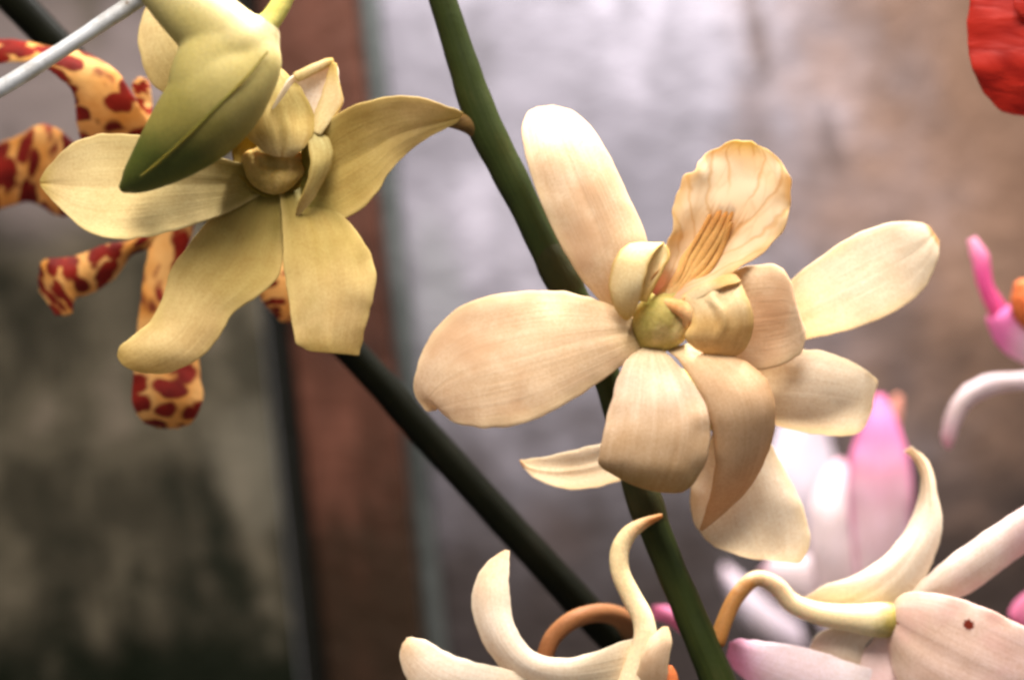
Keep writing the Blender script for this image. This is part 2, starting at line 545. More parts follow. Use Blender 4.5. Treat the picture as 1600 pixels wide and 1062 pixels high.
M['pedicel_brown'] = plain_flesh('russet_stalk', [(0.0, c(140, 76, 36)), (0.5, c(150, 100, 62)), (1.0, c(100, 72, 42))], 200, axis=1, sss=0.25)
M['pedicel_stub'] = plain_flesh('brown_stub', [(0.0, c(160, 126, 72)), (0.4, c(104, 78, 40)), (1.0, c(46, 48, 20))], 200, axis=1, sss=0.2)
M['orange'] = plain_flesh('orange_column', [(0.3, c(200, 96, 44)), (0.7, c(216, 126, 76))], 200)
M['bud_seam'] = plain_flesh('bud_seam', [(0.3, c(84, 80, 26)), (0.7, c(112, 104, 40))], 160)
M['bud_stalk'] = plain_flesh('lime_stalk', [(0.3, c(196, 190, 92)), (0.7, c(214, 206, 120))], 160)


def bud_mat():
    t = NT('green_bud')
    tc = t.add('ShaderNodeTexCoord'); ob = tc.outputs['Object']
    sp = t.add('ShaderNodeSeparateXYZ'); t.put(sp.inputs[0], ob)
    # pale straw near the stalk, green tip with its shade painted in
    g = t.math('ADD', t.math('MULTIPLY', sp.outputs[2], 34.0), t.math('MULTIPLY', sp.outputs[0], 22.0))
    g = t.math('ADD', g, t.math('MULTIPLY', t.math('SUBTRACT', t.noise(ob, 120, 4), 0.5), 0.35))
    col = t.ramp(t.rng(g, -1.0, 0.25), [(0.0, c(72, 78, 26)), (0.22, c(124, 114, 54)), (0.6, c(176, 160, 98)), (1.0, c(218, 204, 162))])
    st = t.noise(t.mapping(ob, (700, 700, 90)), 1.0, 3, 0.5)
    gr = t.noise(ob, 2400, 2)
    col = t.mix(1.0, col, t.rng(gr, 0.25, 0.75, 0.86, 1.10), 'MULTIPLY')
    nrm = t.bump(t.math('ADD', t.math('MULTIPLY', st, 0.5), t.math('MULTIPLY', gr, 0.15)), 0.3, 0.0004)
    flesh(t, col, 0.45, transl=0.0, sss=0.4, scale=0.0015, spec=0.35)
    return t.m


M['bud'] = bud_mat()


def stem_mat(name, a, b, d):
    t = NT(name)
    tc = t.add('ShaderNodeTexCoord'); ob = tc.outputs['Object']; uv = tc.outputs['UV']
    st = t.noise(t.mapping(uv, (26, 3, 1)), 1.0, 4)
    n = t.noise(ob, 75, 4, 0.6)
    col = t.ramp(t.math('ADD', t.math('MULTIPLY', n, 0.75), t.math('MULTIPLY', st, 0.25)), [(0.32, a), (0.52, b), (0.68, d)])
    fl = t.noise(ob, 1500, 3, 0.6)
    col = t.mix(t.rng(fl, 0.6, 0.72, 0, 0.35), col, a)
    t.put(t.b.inputs['Base Color'], col)
    t.b.inputs['Roughness'].default_value = 0.5
    t.b.inputs['Specular IOR Level'].default_value = 0.14
    t.bump(t.math('ADD', st, t.math('MULTIPLY', fl, 0.4)), 0.35, 0.0004)
    return t.m


M['stem'] = stem_mat('green_stem', c(30, 38, 14), c(42, 50, 18), c(54, 57, 25))
M['stem_dark'] = stem_mat('dark_stem', c(10, 11, 5), c(15, 16, 8), c(22, 21, 12))


M['stem_dark'].node_tree.nodes['Principled BSDF'].inputs['Specular IOR Level'].default_value = 0.04


def wire_mat():
    t = NT('galvanised_wire')
    tc = t.add('ShaderNodeTexCoord'); ob = tc.outputs['Object']
    n = t.noise(ob, 260, 5, 0.6)
    col = t.ramp(n, [(0.28, c(110, 92, 74)), (0.36, c(168, 166, 162)), (0.6, c(200, 202, 204)), (0.75, c(184, 188, 190))])
    t.put(t.b.inputs['Base Color'], col)
    t.b.inputs['Metallic'].default_value = 0.25
    t.b.inputs['Roughness'].default_value = 0.5
    t.bump(t.noise(ob, 700, 3), 0.2, 0.0003)
    return t.m


M['wire'] = wire_mat()


def red_mat():
    t = NT('scarlet_bract')
    tc = t.add('ShaderNodeTexCoord'); ob = tc.outputs['Object']; uv = tc.outputs['UV']
    n = t.noise(t.mapping(uv, (2, 9, 1)), 1.0, 4, 0.5, 0.6)
    col = t.ramp(n, [(0.3, c(148, 24, 16)), (0.6, c(184, 44, 30)), (0.85, c(200, 76, 60))])
    nrm = t.bump(n, 0.55, 0.001)
    flesh(t, col, 0.4, transl=0.25, nrm=nrm, sss=0.0, spec=0.4)
    return t.m


M['red'] = red_mat()


def wall_mat(name, stops, scale=14, streak=0.5, moss_or_dark=None, moss_or_dark_amt=0.0, rough=0.55, spec=0.4, stain=None, seed=0.0, marks=()):
    t = NT(name)
    tc = t.add('ShaderNodeTexCoord'); ob = tc.outputs['Object']
    sp = t.add('ShaderNodeSeparateXYZ'); t.put(sp.inputs[0], ob)
    X, Z = sp.outputs[0], sp.outputs[2]
    o2 = t.mapping(ob, (1, 1, 1), (seed, seed * 2, seed * 3))
    n1 = t.noise(o2, scale, 6, 0.62, 0.5)
    n2 = t.noise(t.mapping(o2, (95, 95, 16)), 1.0, 5, 0.6, 0.6)      # run-off streaks
    f = t.math('ADD', t.math('MULTIPLY', n1, 1 - streak), t.math('MULTIPLY', n2, streak))
    col = t.ramp(f, stops)
    if stain is not None:
        # brown grime grown in from one side of the sheet
        g = t.math('ADD', X, t.math('MULTIPLY', t.math('SUBTRACT', t.noise(o2, 45, 5, 0.6), 0.5), 0.07))
        col = t.mix(t.rng(g, stain[1], stain[2], 0, stain[3], True), col, stain[0])
        col = t.mix(1.0, col, t.rng(n1, 0.35, 0.65, 0.78, 1.1), 'MULTIPLY')
    if moss_or_dark is not None:  # towards the bottom: moss on the left sheet, painted shade on the right
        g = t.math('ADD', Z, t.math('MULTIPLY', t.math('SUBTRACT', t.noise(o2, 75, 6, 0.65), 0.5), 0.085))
        col = t.mix(t.rng(g, moss_or_dark[1], moss_or_dark[2], moss_or_dark_amt, 0, True), col, moss_or_dark[0])
    for (mx, mz, wx, wz, amt, mc) in marks:                          # single runs of dirt, and a patch of painted light
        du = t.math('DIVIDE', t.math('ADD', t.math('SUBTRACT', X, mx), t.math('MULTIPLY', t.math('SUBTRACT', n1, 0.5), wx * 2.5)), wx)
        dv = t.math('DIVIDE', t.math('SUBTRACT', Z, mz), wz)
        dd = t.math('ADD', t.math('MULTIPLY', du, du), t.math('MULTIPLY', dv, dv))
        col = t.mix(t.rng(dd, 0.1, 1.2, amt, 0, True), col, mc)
    t.put(t.b.inputs['Base Color'], col)
    t.put(t.b.inputs['Roughness'], t.rng(n1, 0.3, 0.7, rough - 0.08, rough + 0.1))
    t.b.inputs['Specular IOR Level'].default_value = spec * 0.2
    t.bump(t.math('ADD', n1, t.noise(o2, 260, 4, 0.6)), 0.35, 0.002)
    return t.m


# ------------------------------------------------------------------ the background: two weathered sheets and a post
WD = -1350                                   # photo pixels behind the flower: about 13 cm
YW = at(800, 531, WD).y


def slab(name, mat, x0, x1, z0, z1, y0, y1, parent=None, loc=None, bev=0.0015):
    loc = loc or Vector(((x0 + x1) / 2, y0, (z0 + z1) / 2))
    xs, ys, zs = (x0 - loc.x, x1 - loc.x), (y0 - loc.y, y1 - loc.y), (z0 - loc.z, z1 - loc.z)
    v = [(x, y, z) for x in xs for y in ys for z in zs]
    f = [(0, 1, 3, 2), (4, 6, 7, 5), (0, 4, 5, 1), (2, 3, 7, 6), (0, 2, 6, 4), (1, 5, 7, 3)]
    me = bpy.data.meshes.new(name); me.from_pydata(v, [], f)
    o = link(name, me, mat, parent)
    if parent is None:
        o.location = loc
    b = o.modifiers.new('edge', 'BEVEL'); b.width = bev; b.segments = 3
    return o


PXW = S * (1 - WD / (DIST / S))               # metres per photo pixel on the wall
RXC = (648 + 1900) / 2                        # photo column of the right sheet's centre
def wm(px, py): return ((px - RXC) * PXW, (531 - py) * PXW)
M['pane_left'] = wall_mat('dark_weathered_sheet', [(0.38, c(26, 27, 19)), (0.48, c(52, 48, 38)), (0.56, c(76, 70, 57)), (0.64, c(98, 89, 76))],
                          scale=60, streak=0.42, moss_or_dark=(c(11, 16, 6), -0.056, -0.034), moss_or_dark_amt=0.95, rough=0.5, seed=1.3,
                          marks=(((110 - 76) * PXW, (531 - 90) * PXW, 0.034, 0.026, 0.85, c(134, 122, 120)), ((370 - 76) * PXW, (531 - 690) * PXW, 0.008, 0.014, 0.5, c(104, 98, 84))))  # first mark: lighter upper left, light painted into the colour
dk = c(56, 46, 42)
M['pane_right'] = wall_mat('pale_weathered_sheet', [(0.3, c(60, 57, 57)), (0.5, c(84, 80, 83)), (0.7, c(108, 103, 107))],
                           scale=42, streak=0.35, stain=(c(92, 70, 55), -0.020, 0.034, 0.95),
                           moss_or_dark=(c(36, 30, 27), -0.052, 0.014), moss_or_dark_amt=0.95, rough=0.42, spec=0.5, seed=3.1,  # dark lower part: fall-off of light painted into the colour
                           marks=(wm(1238, 90) + (0.0022, 0.011, 0.75, dk), wm(1335, 275) + (0.0024, 0.009, 0.7, dk), wm(1215, 230) + (0.003, 0.012, 0.35, dk),
                                  wm(1400, 660) + (0.004, 0.006, 0.55, dk), wm(700, 470) + (0.006, 0.02, 0.5, c(84, 84, 82)), wm(830, 840) + (0.008, 0.008, 0.4, dk)))
M['post'] = wall_mat('brown_post', [(0.36, c(32, 17, 11)), (0.5, c(55, 31, 21)), (0.64, c(80, 48, 36))], scale=60, streak=0.6,
                     moss_or_dark=(c(30, 22, 12), -0.050, -0.004), moss_or_dark_amt=0.85, rough=0.6)  # darker brown towards the bottom
M['gap'] = wall_mat('gap_shade', [(0.3, c(9, 9, 6)), (0.7, c(18, 17, 12))], rough=0.7)  # black strip that paints the shade in the gap beside the post
M['trim'] = wall_mat('grey_green_trim', [(0.36, c(36, 38, 35)), (0.5, c(52, 54, 51)), (0.64, c(70, 70, 68))], scale=30, rough=0.45)

ZT, ZB = 1.25 + 0.28, 1.25 - 0.28
XW = 0.16                                     # the sheets go on beyond the frame
xl = at(-260, 531, WD).x                      # left end of the left sheet
xg = at(412, 531, WD).x                       # its right edge: the dark gap begins
xp = at(456, 531, WD + 60).x                  # left edge of the brown post
xr = at(612, 531, WD + 120).x                 # right edge of the brown post
xt = at(648, 531, WD + 20).x                  # trim ends, pale sheet begins
xe = at(1900, 531, WD).x
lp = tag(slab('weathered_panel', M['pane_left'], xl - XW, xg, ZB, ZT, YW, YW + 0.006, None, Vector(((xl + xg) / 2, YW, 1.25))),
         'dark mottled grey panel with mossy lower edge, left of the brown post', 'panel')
rp = tag(slab('weathered_panel', M['pane_right'], xt - 0.001, xe + XW, ZB, ZT, YW + 0.004, YW + 0.010, None, Vector(((xt + xe) / 2, YW, 1.25))),
         'pale grey weathered panel right of the brown post, behind the flowers', 'panel')
po = slab('wooden_post', M['post'], xp, xr, ZB - 0.02, ZT + 0.02, YW - 0.006, YW + 0.02)
tag(po, 'reddish brown upright post between the dark and the pale panels', 'post')
slab('gap_shade_strip', M['gap'], xg + 0.0003, xp - 0.0002, ZB - 0.01, ZT + 0.01, YW + 0.003, YW + 0.012, po, po.location, 0.0004)
slab('edge_trim', M['trim'], xr + 0.0004, xt, ZB, ZT, YW - 0.002, YW + 0.003, rp, rp.location, 0.001)

# ------------------------------------------------------------------ stems and wire
st = tube('flower_spike', M['stem'], None,
          [(672, -60, -70, 21), (692, 0, -70, 22), (722, 95, -70, 24), (752, 185, -70, 28), (790, 262, -72, 27), (832, 345, -75, 25),
           (872, 425, -80, 28), (886, 450, -80, 27), (915, 505, -85, 23), (952, 600, -85, 22), (985, 715, -80, 23), (1008, 785, -78, 26), (1035, 855, -75, 24),
           (1072, 945, -75, 25), (1112, 1040, -72, 27), (1150, 1130, -70, 28)], per=8, nseg=24, bump=0.06, org=at(1112, 1062, -72))
tag(st, 'thick green orchid stem running from top centre down behind the cream flower', 'stem')
M['sheath'] = stem_mat('brown_sheath', c(32, 34, 15), c(46, 46, 20), c(58, 52, 26))
tube('node_sheath', M['sheath'], st, [(850, 380, -77, 24.5), (866, 412, -78, 29), (880, 438, -79, 29), (896, 466, -82, 24)], per=6, nseg=24, caps=False, bump=0.1)
tube('node_sheath', M['sheath'], st, [(992, 740, -79, 23), (1004, 775, -78, 28), (1013, 800, -77, 28), (1026, 832, -76, 23.5)], per=6, nseg=24, caps=False, bump=0.1)
tube('stub', M['pedicel_stub'], st, [(690, 188, -40, 9), (712, 190, -52, 12), (735, 195, -62, 16), (755, 205, -70, 20)], per=6)
st2 = tube('flower_spike', M['stem_dark'], None,
           [(-60, -80, -330, 28), (40, 20, -330, 27), (180, 165, -330, 26), (400, 395, -330, 25), (560, 560, -330, 25), (660, 672, -330, 26),
            (790, 815, -330, 26), (900, 935, -330, 27), (960, 1000, -330, 26), (1040, 1085, -330, 26), (1090, 1140, -330, 26)],
           per=8, nseg=22, bump=0.05, org=at(960, 1062, -330))
tag(st2, 'near-black stem running diagonally from top left behind the yellow-green flower', 'stem')
wi = tube('support_wire', M['wire'], None, [(-60, 172, 60, 13), (0, 139, 60, 13), (105, 73, 62, 13), (215, 0, 64, 13.5), (300, -58, 66, 13.5)],
          per=10, nseg=16, bump=0.10, org=at(105, 73, 60))
tag(wi, 'pale grey metal wire crossing the top left corner', 'wire')

# ------------------------------------------------------------------ flower B, behind the main one
B = thing('orchid_flower', 'pale cream orchid half hidden behind the large central cream orchid', 'flower', 1110, 640, -150)
petal('petal', M['cream_pale'], B,
      [(1180, 500), (1225, 448), (1262, 415), (1305, 385), (1350, 360), (1395, 347), (1432, 347), (1452, 354)],
      [(1200, 540), (1255, 531), (1300, 522), (1350, 508), (1400, 486), (1440, 455), (1464, 410), (1468, 376)],
      D=[-150, -130, -115, -105, -105, -115, -135, -150], tilt=[0, 8, 12, 14, 14, 10, 4, 0], cup=[0, 10, 14, 14, 12, 10, 6, 0], crease=2, ruffle=5, seed=1)
petal('petal', M['cream_pale'], B,
      [(1130, 585), (1180, 560), (1225, 547), (1270, 546), (1310, 555), (1345, 573), (1366, 589), (1371, 597)],
      [(1130, 620), (1180, 650), (1225, 669), (1270, 678), (1310, 681), (1342, 676), (1358, 650), (1364, 620)],
      D=[-130, -105, -92, -86, -88, -96, -106, -110], tilt=[0, 14, 20, 22, 22, 16, 8, 0], cup=[0, 20, 26, 28, 26, 18, 6, 0], ruffle=4, seed=2)
petal('petal', M['cream_pale'], B,
      [(1120, 620), (1112, 680), (1088, 730), (1077, 775), (1084, 815), (1108, 847), (1148, 866), (1188, 873)],
      [(1170, 620), (1204, 690), (1230, 740), (1252, 783), (1265, 828), (1263, 860), (1244, 878), (1216, 870)],
      D=[-140, -120, -108, -100, -98, -100, -106, -110], tilt=[0, 4, 6, 6, 6, 4, 2, 0], cup=[0, 10, 14, 16, 16, 10, 4, 0], crease=3, ruffle=6, seed=3)
petal('sepal', M['cream_pale'], B,
      [(1060, 668), (1000, 678), (948, 690), (900, 702), (858, 711), (826, 717), (812, 718)],
      [(1060, 720), (1000, 742), (955, 754), (912, 763), (872, 761), (836, 745), (815, 726)],
      D=[-140, -125, -118, -115, -118, -125, -130], tilt=[0, 10, 14, 14, 12, 8, 0], cup=[0, 12, 18, 18, 14, 6, 0], crease=6, ruffle=3, seed=4)
fused('ovary', M['column'], B, [[(1060, 600, -150, 26), (1110, 640, -150, 34), (1160, 620, -150, 24)]], voxel=3)
tube('pedicel', M['pedicel_cream'], B, [(985, 720, -95, 11), (1020, 690, -130, 12), (1070, 650, -150, 16), (1110, 640, -152, 18)])

# ------------------------------------------------------------------ flower A, the main cream orchid
A = thing('orchid_flower', 'large cream orchid in sharp focus at centre, with a veined upright lip', 'flower', 1020, 540, 0)
petal('petal', M['cream'], A,
      [(958, 505), (936, 470), (904, 430), (868, 368), (838, 300), (820, 240), (815, 200), (823, 177), (838, 168)],
      [(990, 500), (996, 465), (1008, 428), (1012, 378), (986, 312), (956, 250), (927, 203), (897, 175), (862, 165)],
      D=[-18, -8, 4, 14, 14, 4, -14, -32, -44], tilt=[0, 5, 12, 16, 18, 18, 12, 6, 0], cup=[0, 4, 10, 14, 16, 16, 12, 6, 0], crease=[0, 2, 3, 3, 2, 1, 0, 0, 0], ruffle=5, seed=11)
petal('petal', M['cream'], A,
      [(1002, 508), (975, 485), (940, 470), (895, 458), (840, 453), (775, 459), (716, 480), (672, 526), (650, 578), (647, 612), (662, 637), (670, 643)],
      [(1008, 540), (992, 556), (962, 579), (922, 607), (875, 636), (822, 661), (772, 669), (726, 665), (700, 654), (690, 640), (687, 632), (680, 641)],
      D=[-20, -5, 12, 28, 40, 44, 40, 30, 18, 10, 4, 2], tilt=[0, -4, -10, -16, -20, -22, -20, -14, -8, -4, 0, 0], cup=[0, 6, 12, 16, 18, 18, 16, 12, 8, 3, 0, 0],
      crease=[0, 2, 3, 2, 1, 0, 0, 0, 0, 0, 0, 0], ruffle=6, seed=12, nu=20)
petal('sepal', M['cream_tan'], A,
      [(1040, 545), (1062, 566), (1090, 608), (1108, 652), (1116, 700), (1114, 750), (1104, 792), (1093, 828)],
      [(1080, 535), (1135, 552), (1178, 572), (1204, 604), (1212, 648), (1202, 704), (1168, 766), (1097, 830)],
      D=[-10, 12, 30, 34, 26, 6, -24, -56], tilt=[0, 6, 12, 14, 12, 8, 4, 0], cup=[0, 14, 24, 28, 26, 20, 10, 0], ruffle=4, seed=13)
petal('sepal', M['cream_fold'], A,
      [(1002, 543), (982, 558), (967, 582), (955, 622), (944, 668), (936, 704), (934, 722), (950, 731), (978, 712)],
      [(1036, 545), (1056, 566), (1078, 590), (1098, 622), (1110, 658), (1109, 700), (1096, 738), (1066, 770), (1050, 752)],
      D=[-6, 16, 34, 50, 60, 60, 50, 28, -4], tilt=[0, -2, -4, -6, -8, -8, -8, -4, 0], cup=[0, 8, 13, 16, 18, 19, 18, 14, 8], bow=[0, 0, 0, 0, 0, 3, 8, 14, 12],
      crease=[0, 2, 3, 2, 0, 0, 0, 0, 0], ruffle=8, seed=14)
petal('sepal', M['cream'], A,
      [(1080, 500), (1122, 440), (1158, 418), (1194, 412), (1222, 419), (1236, 442), (1236, 470), (1226, 490)],
      [(1080, 540), (1118, 566), (1156, 578), (1200, 577), (1240, 562), (1257, 538), (1257, 512), (1240, 508)],
      D=[-40, -30, -20, -14, -12, -18, -28, -38], tilt=[0, 6, 10, 12, 10, 6, 2, 0], cup=[0, 4, 6, 8, 8, 8, 4, 0], ruffle=9, seed=15)
# lip: mid lobe, two side lobes, callus ridges
lip = petal('lip', M['lip'], A,
            [(1010, 452), (1022, 428), (1036, 402), (1050, 366), (1052, 326), (1064, 288), (1086, 260), (1106, 238), (1136, 226), (1156, 221)],
            [(1050, 478), (1088, 462), (1128, 438), (1166, 412), (1204, 386), (1229, 350), (1237, 302), (1226, 258), (1196, 232), (1172, 220)],
            D=[26, 26, 20, 10, 0, -6, -8, -4, 2, 6], tilt=0, cup=[-10, -22, -26, -24, -18, -12, -8, -6, -2, 0], crease=0, ruffle=22, seed=16, nu=28, thick=3)
for k, (off, top) in enumerate(((-17, 0.80), (-9, 0.93), (-1, 1.0), (7, 0.97), (15, 0.84))):
    p0, p1 = np.array([1052, 462.0]), np.array([1143, 318.0])
    nx, ny = 0.85, 0.53
    pts = []
    for q in np.linspace(0, 1, 7):
        e = p0 + (p1 - p0) * q * top; dq = float(np.interp(q * top, [0, .2, .5, .8, 1], [12, 2, -7, -9, -9]))
        b = math.sin(q * math.pi) * 5
        w = 0.55 + 0.75 * math.sin(min(1, q * 1.15) * math.pi * 0.75)
        pts.append((e[0] + nx * off * w + b, e[1] + ny * off * w + b * 0.6, dq - 2 + 1.5 * math.sin(q * 9 + k), (7.0 + 1.3 * math.sin(q * 7 + k * 2)) * (1 - 0.6 * q * q)))
    tube('callus_ridge', M['callus'], lip, pts, per=5, nseg=12, bump=0.35, seed=k, flat=0.5)
petal('lip_lobe', M['lip_pale'], A,
      [(1000, 380), (978, 384), (960, 406), (952, 436), (955, 466), (966, 488), (976, 499)],
      [(1040, 380), (1026, 392), (1014, 412), (1007, 440), (1000, 466), (990, 488), (981, 500)],
      D=[20, 34, 42, 44, 38, 28, 20], tilt=[0, -6, -10, -12, -8, -4, 0], cup=[4, 10, 13, 13, 10, 5, 0], ruffle=6, seed=17, thick=4)
petal('lip_lobe', M['lip_pale'], A,
      [(1030, 379), (1022, 392), (1010, 414), (1004, 442), (996, 470)],
      [(1041, 383), (1046, 400), (1034, 424), (1022, 448), (1010, 472)],
      D=[24, 34, 38, 36, 30], cup=[0, -8, -10, -8, 0], thick=5)
petal('lip_lobe', M['lip_side'], A,
      [(1100, 446), (1076, 456), (1060, 470), (1074, 486), (1080, 504), (1070, 523), (1082, 541), (1104, 553)],
      [(1148, 429), (1160, 444), (1168, 462), (1176, 484), (1178, 508), (1172, 532), (1160, 549), (1140, 559)],
      D=[14, 22, 28, 32, 32, 28, 20, 12], tilt=[0, -2, -4, 0, 4, 6, 4, 0], cup=[4, 8, 10, 12, 12, 10, 6, 0], crease=[-6, -10, -12, -10, -6, -3, 0, 0], ruffle=9, seed=18, thick=4)
petal('lip_lobe', M['lip_side'], A,
      [(1066, 462), (1088, 450), (1112, 438), (1138, 429), (1150, 430)],
      [(1074, 476), (1098, 464), (1124, 452), (1148, 444), (1158, 440)],
      D=[22, 30, 34, 30, 20], tilt=-5, cup=[1, 2, 3, 2, 0], ruffle=5, seed=19, thick=4)
fused('column', M['column'], A, [[(1010, 530, -22, 24), (1020, 512, -12, 36), (1034, 490, -4, 38), (1050, 472, -8, 28)],
                                 [(1034, 530, -14, 22), (1050, 514, -4, 27), (1064, 497, 2, 21)]], voxel=2.2, smooth=24)
fused('anther_cap', M['anther'], A, [[(1040, 474, 20, 9), (1054, 478, 24, 12), (1068, 484, 26, 13), (1076, 496, 24, 11), (1072, 506, 18, 7)]], voxel=1.5, smooth=8)
tube('pedicel', M['pedicel_cream'], A, [(905, 500, -82, 12), (945, 515, -60, 13), (985, 525, -36, 16), (1015, 525, -14, 20)])

# ------------------------------------------------------------------ flower C, the yellow-green one, and the bud before it
Cf = thing('orchid_flower', 'yellow-green nodding orchid at upper left, partly covered by a green bud', 'flower', 430, 290, -10)
petal('petal', M['olive_pale'], Cf,
      [(390, 150), (330, 140), (275, 150), (240, 135), (221, 95), (216, 52), (224, 20), (240, 2)],
      [(400, 120), (360, 90), (330, 60), (312, 40), (296, 20), (280, 2), (264, -12), (252, -14)],
      D=[-40, -45, -50, -56, -62, -68, -76, -80], tilt=0, cup=[0, 6, 12, 14, 14, 12, 6, 0], seed=21, ruffle=4)
petal('petal', M['olive_pale'], Cf,
      [(410, 262), (350, 248), (295, 230), (245, 216), (198, 209), (152, 210), (112, 225), (80, 254), (62, 281)],
      [(415, 300), (365, 328), (318, 347), (270, 362), (222, 372), (176, 374), (130, 358), (90, 322), (63, 292)],
      D=[-30, -10, 8, 18, 22, 18, 8, -8, -22], tilt=[0, -10, -16, -20, -22, -20, -14, -8, 0], cup=[0, -8, -14, -16, -16, -12, -8, -4, 0], crease=3, ruffle=5, seed=22)
petal('petal', M['olive'], Cf,
      [(470, 215), (495, 203), (530, 176), (572, 158), (622, 149), (668, 154), (702, 166), (724, 176)],
      [(470, 330), (510, 350), (548, 338), (582, 312), (602, 280), (628, 248), (664, 218), (716, 192)],
      D=[-16, 0, 12, 16, 10, -4, -22, -42], tilt=[0, 8, 14, 16, 14, 10, 4, 0], cup=[0, -8, -14, -14, -10, -6, -3, 0], crease=3, ruffle=5, seed=23)
petal('sepal', M['olive'], Cf,
      [(380, 285), (348, 322), (318, 352), (288, 390), (266, 422), (256, 458), (238, 496), (208, 524), (188, 541), (184, 556)],
      [(445, 290), (446, 345), (444, 392), (436, 432), (402, 464), (364, 490), (344, 525), (312, 560), (268, 581), (225, 583)],
      D=[-30, -8, 8, 18, 24, 28, 34, 38, 32, 24], tilt=[0, -4, -8, -10, -8, -6, -4, -2, 0, 0], cup=[-4, -8, -6, 0, 6, 10, 14, 14, 8, 4], crease=[2, 4, 5, 4, 2, 0, 0, 0, 0, 0], bow=[0, 0, 0, 0, 0, 0, 0, 4, 8, 10], ruffle=4, seed=24)
petal('sepal', M['olive'], Cf,
      [(430, 285), (440, 330), (441, 375), (443, 420), (450, 465), (455, 505), (462, 533), (476, 548)],
      [(500, 290), (530, 328), (558, 362), (580, 398), (588, 436), (580, 480), (568, 525), (562, 556)],
      D=[-30, -6, 12, 26, 34, 36, 34, 30], tilt=[0, 4, 8, 10, 10, 12, 14, 14], cup=[-4, -4, 4, 10, 14, 12, 8, 2], crease=[2, 4, 6, 6, 4, 0, -4, -6], ruffle=8, seed=25)
lipc = petal('lip', M['white_cream'], Cf,
             [(408, 200), (424, 170), (440, 140), (457, 118), (484, 106), (505, 97)],
             [(498, 214), (516, 190), (536, 162), (530, 134), (529, 112), (524, 98)],
             D=[14, 12, 6, 0, -8, -14], cup=[-18, -26, -28, -24, -12, -2], ruffle=10, seed=26, thick=5)
petal('fold', M['lip_pale'], lipc, [(486, 206), (494, 172), (506, 138), (514, 112), (518, 97)], [(500, 212), (520, 186), (536, 160), (529, 128), (525, 99)],
      D=[16, 12, 8, 2, -6], tilt=-6, cup=6, thick=5, ruffle=4, seed=27)
petal('fold', M['lip_pale'], lipc, [(457, 116), (482, 104), (506, 94), (520, 92)], [(464, 128), (486, 118), (508, 106), (524, 100)], D=[4, 0, -6, -8], cup=4, thick=5)
petal('hood', M['hood'], Cf,
      [(396, 110), (378, 150), (374, 182), (384, 210), (402, 231), (424, 243)],
      [(440, 108), (468, 135), (488, 170), (493, 202), (480, 227), (456, 244)],
      D=[-14, -4, 8, 18, 22, 20], cup=[2, 4, 5, 6, 6, 3], crease=[0, 0, 2, 4, 7, 7], ruffle=15, seed=28, bow=[0, 0, 0, 0, 2, 2], thick=3, nu=24)
petal('throat', M['throat_c'], Cf,
      [(372, 205), (362, 236), (368, 268), (392, 296), (416, 308)],
      [(486, 215), (492, 240), (486, 268), (468, 292), (440, 308)],
      D=[-26, -26, -24, -20, -16], cup=[-16, -18, -14, -8, 0], ruffle=10, seed=30, thick=4)
fused('column', M['column_c'], Cf, [[(394, 250, -24, 17), (408, 274, -16, 21), (434, 282, -12, 22), (460, 266, -16, 17)],
                                    [(412, 246, -22, 20), (436, 252, -16, 22), (458, 246, -20, 17)]], smooth=16)
petal('lip_lobe', M['hood'], Cf,
      [(480, 206), (482, 236), (484, 262), (476, 292), (466, 318), (462, 336)],
      [(500, 206), (516, 222), (520, 250), (506, 284), (486, 316), (468, 338)],
      D=[16, 22, 24, 20, 12, 4], tilt=[2, 6, 8, 6, 4, 0], cup=[2, 4, 6, 4, 2, 0], thick=4, ruffle=8, seed=29)
bd = thing('orchid_bud', 'green horn-shaped orchid bud hanging before the yellow-green flower', 'bud', 420, 45, 90)
fused('bud_body', M['bud'], bd, [
    [(400, 62, 92, 40), (386, 92, 98, 58), (352, 134, 104, 73), (315, 182, 104, 71), (273, 226, 98, 57), (236, 260, 88, 39), (208, 283, 78, 23), (197, 291, 74, 13)],
    [(372, 84, 98, 62), (345, 56, 98, 58), (312, 28, 96, 54), (280, 0, 92, 48), (250, -32, 86, 42), (225, -70, 80, 34)],
    [(352, 66, 100, 58), (334, 112, 104, 64), (330, 140, 104, 66)]], voxel=2.0, smooth=60)
seam = [(416, 84, 150, 1.6), (382, 124, 173, 2), (336, 170, 176.5, 2.2), (296, 210, 169, 2.2), (254, 248, 149, 2), (222, 274, 124, 1.6)]
tube('seam', M['bud_seam'], bd, seam, per=6, nseg=8)
tube('stalk', M['bud_stalk'], bd, [(406, 48, 96, 20), (424, 30, 92, 17), (438, 8, 88, 16), (452, -22, 84, 15), (470, -70, 80, 15)], per=6)

# ------------------------------------------------------------------ the spotted orchid behind
SP = thing('orchid_flower', 'orange orchid blotched with dark red, behind the yellow-green flower', 'flower', 300, 290, -280)
petal('petal', M['spotted'], SP,
      [(320, 290), (260, 240), (236, 215), (230, 188), (208, 150), (180, 110), (132, 82), (80, 74), (40, 65), (0, 62), (-50, 66)],
      [(290, 310), (200, 280), (132, 225), (120, 196), (118, 168), (112, 140), (86, 117), (58, 98), (30, 98), (0, 99), (-50, 104)],
      D=[-280, -270, -255, -240, -226, -218, -222, -234, -246, -258, -270], tilt=[0, 4, 8, 10, 12, 6, -6, -12, -10, -6, 0], cup=[0, 6, 12, 16, 16, 12, 8, 8, 8, 6, 4], ruffle=6, seed=31)
petal('petal', M['spotted'], SP,
      [(290, 260), (240, 205), (214, 160), (206, 134), (216, 122), (226, 124)],
      [(300, 250), (255, 205), (238, 170), (236, 148), (233, 132), (230, 124)],
      D=[-280, -275, -268, -262, -262, -266], tilt=10, cup=8, ruffle=4, seed=32)
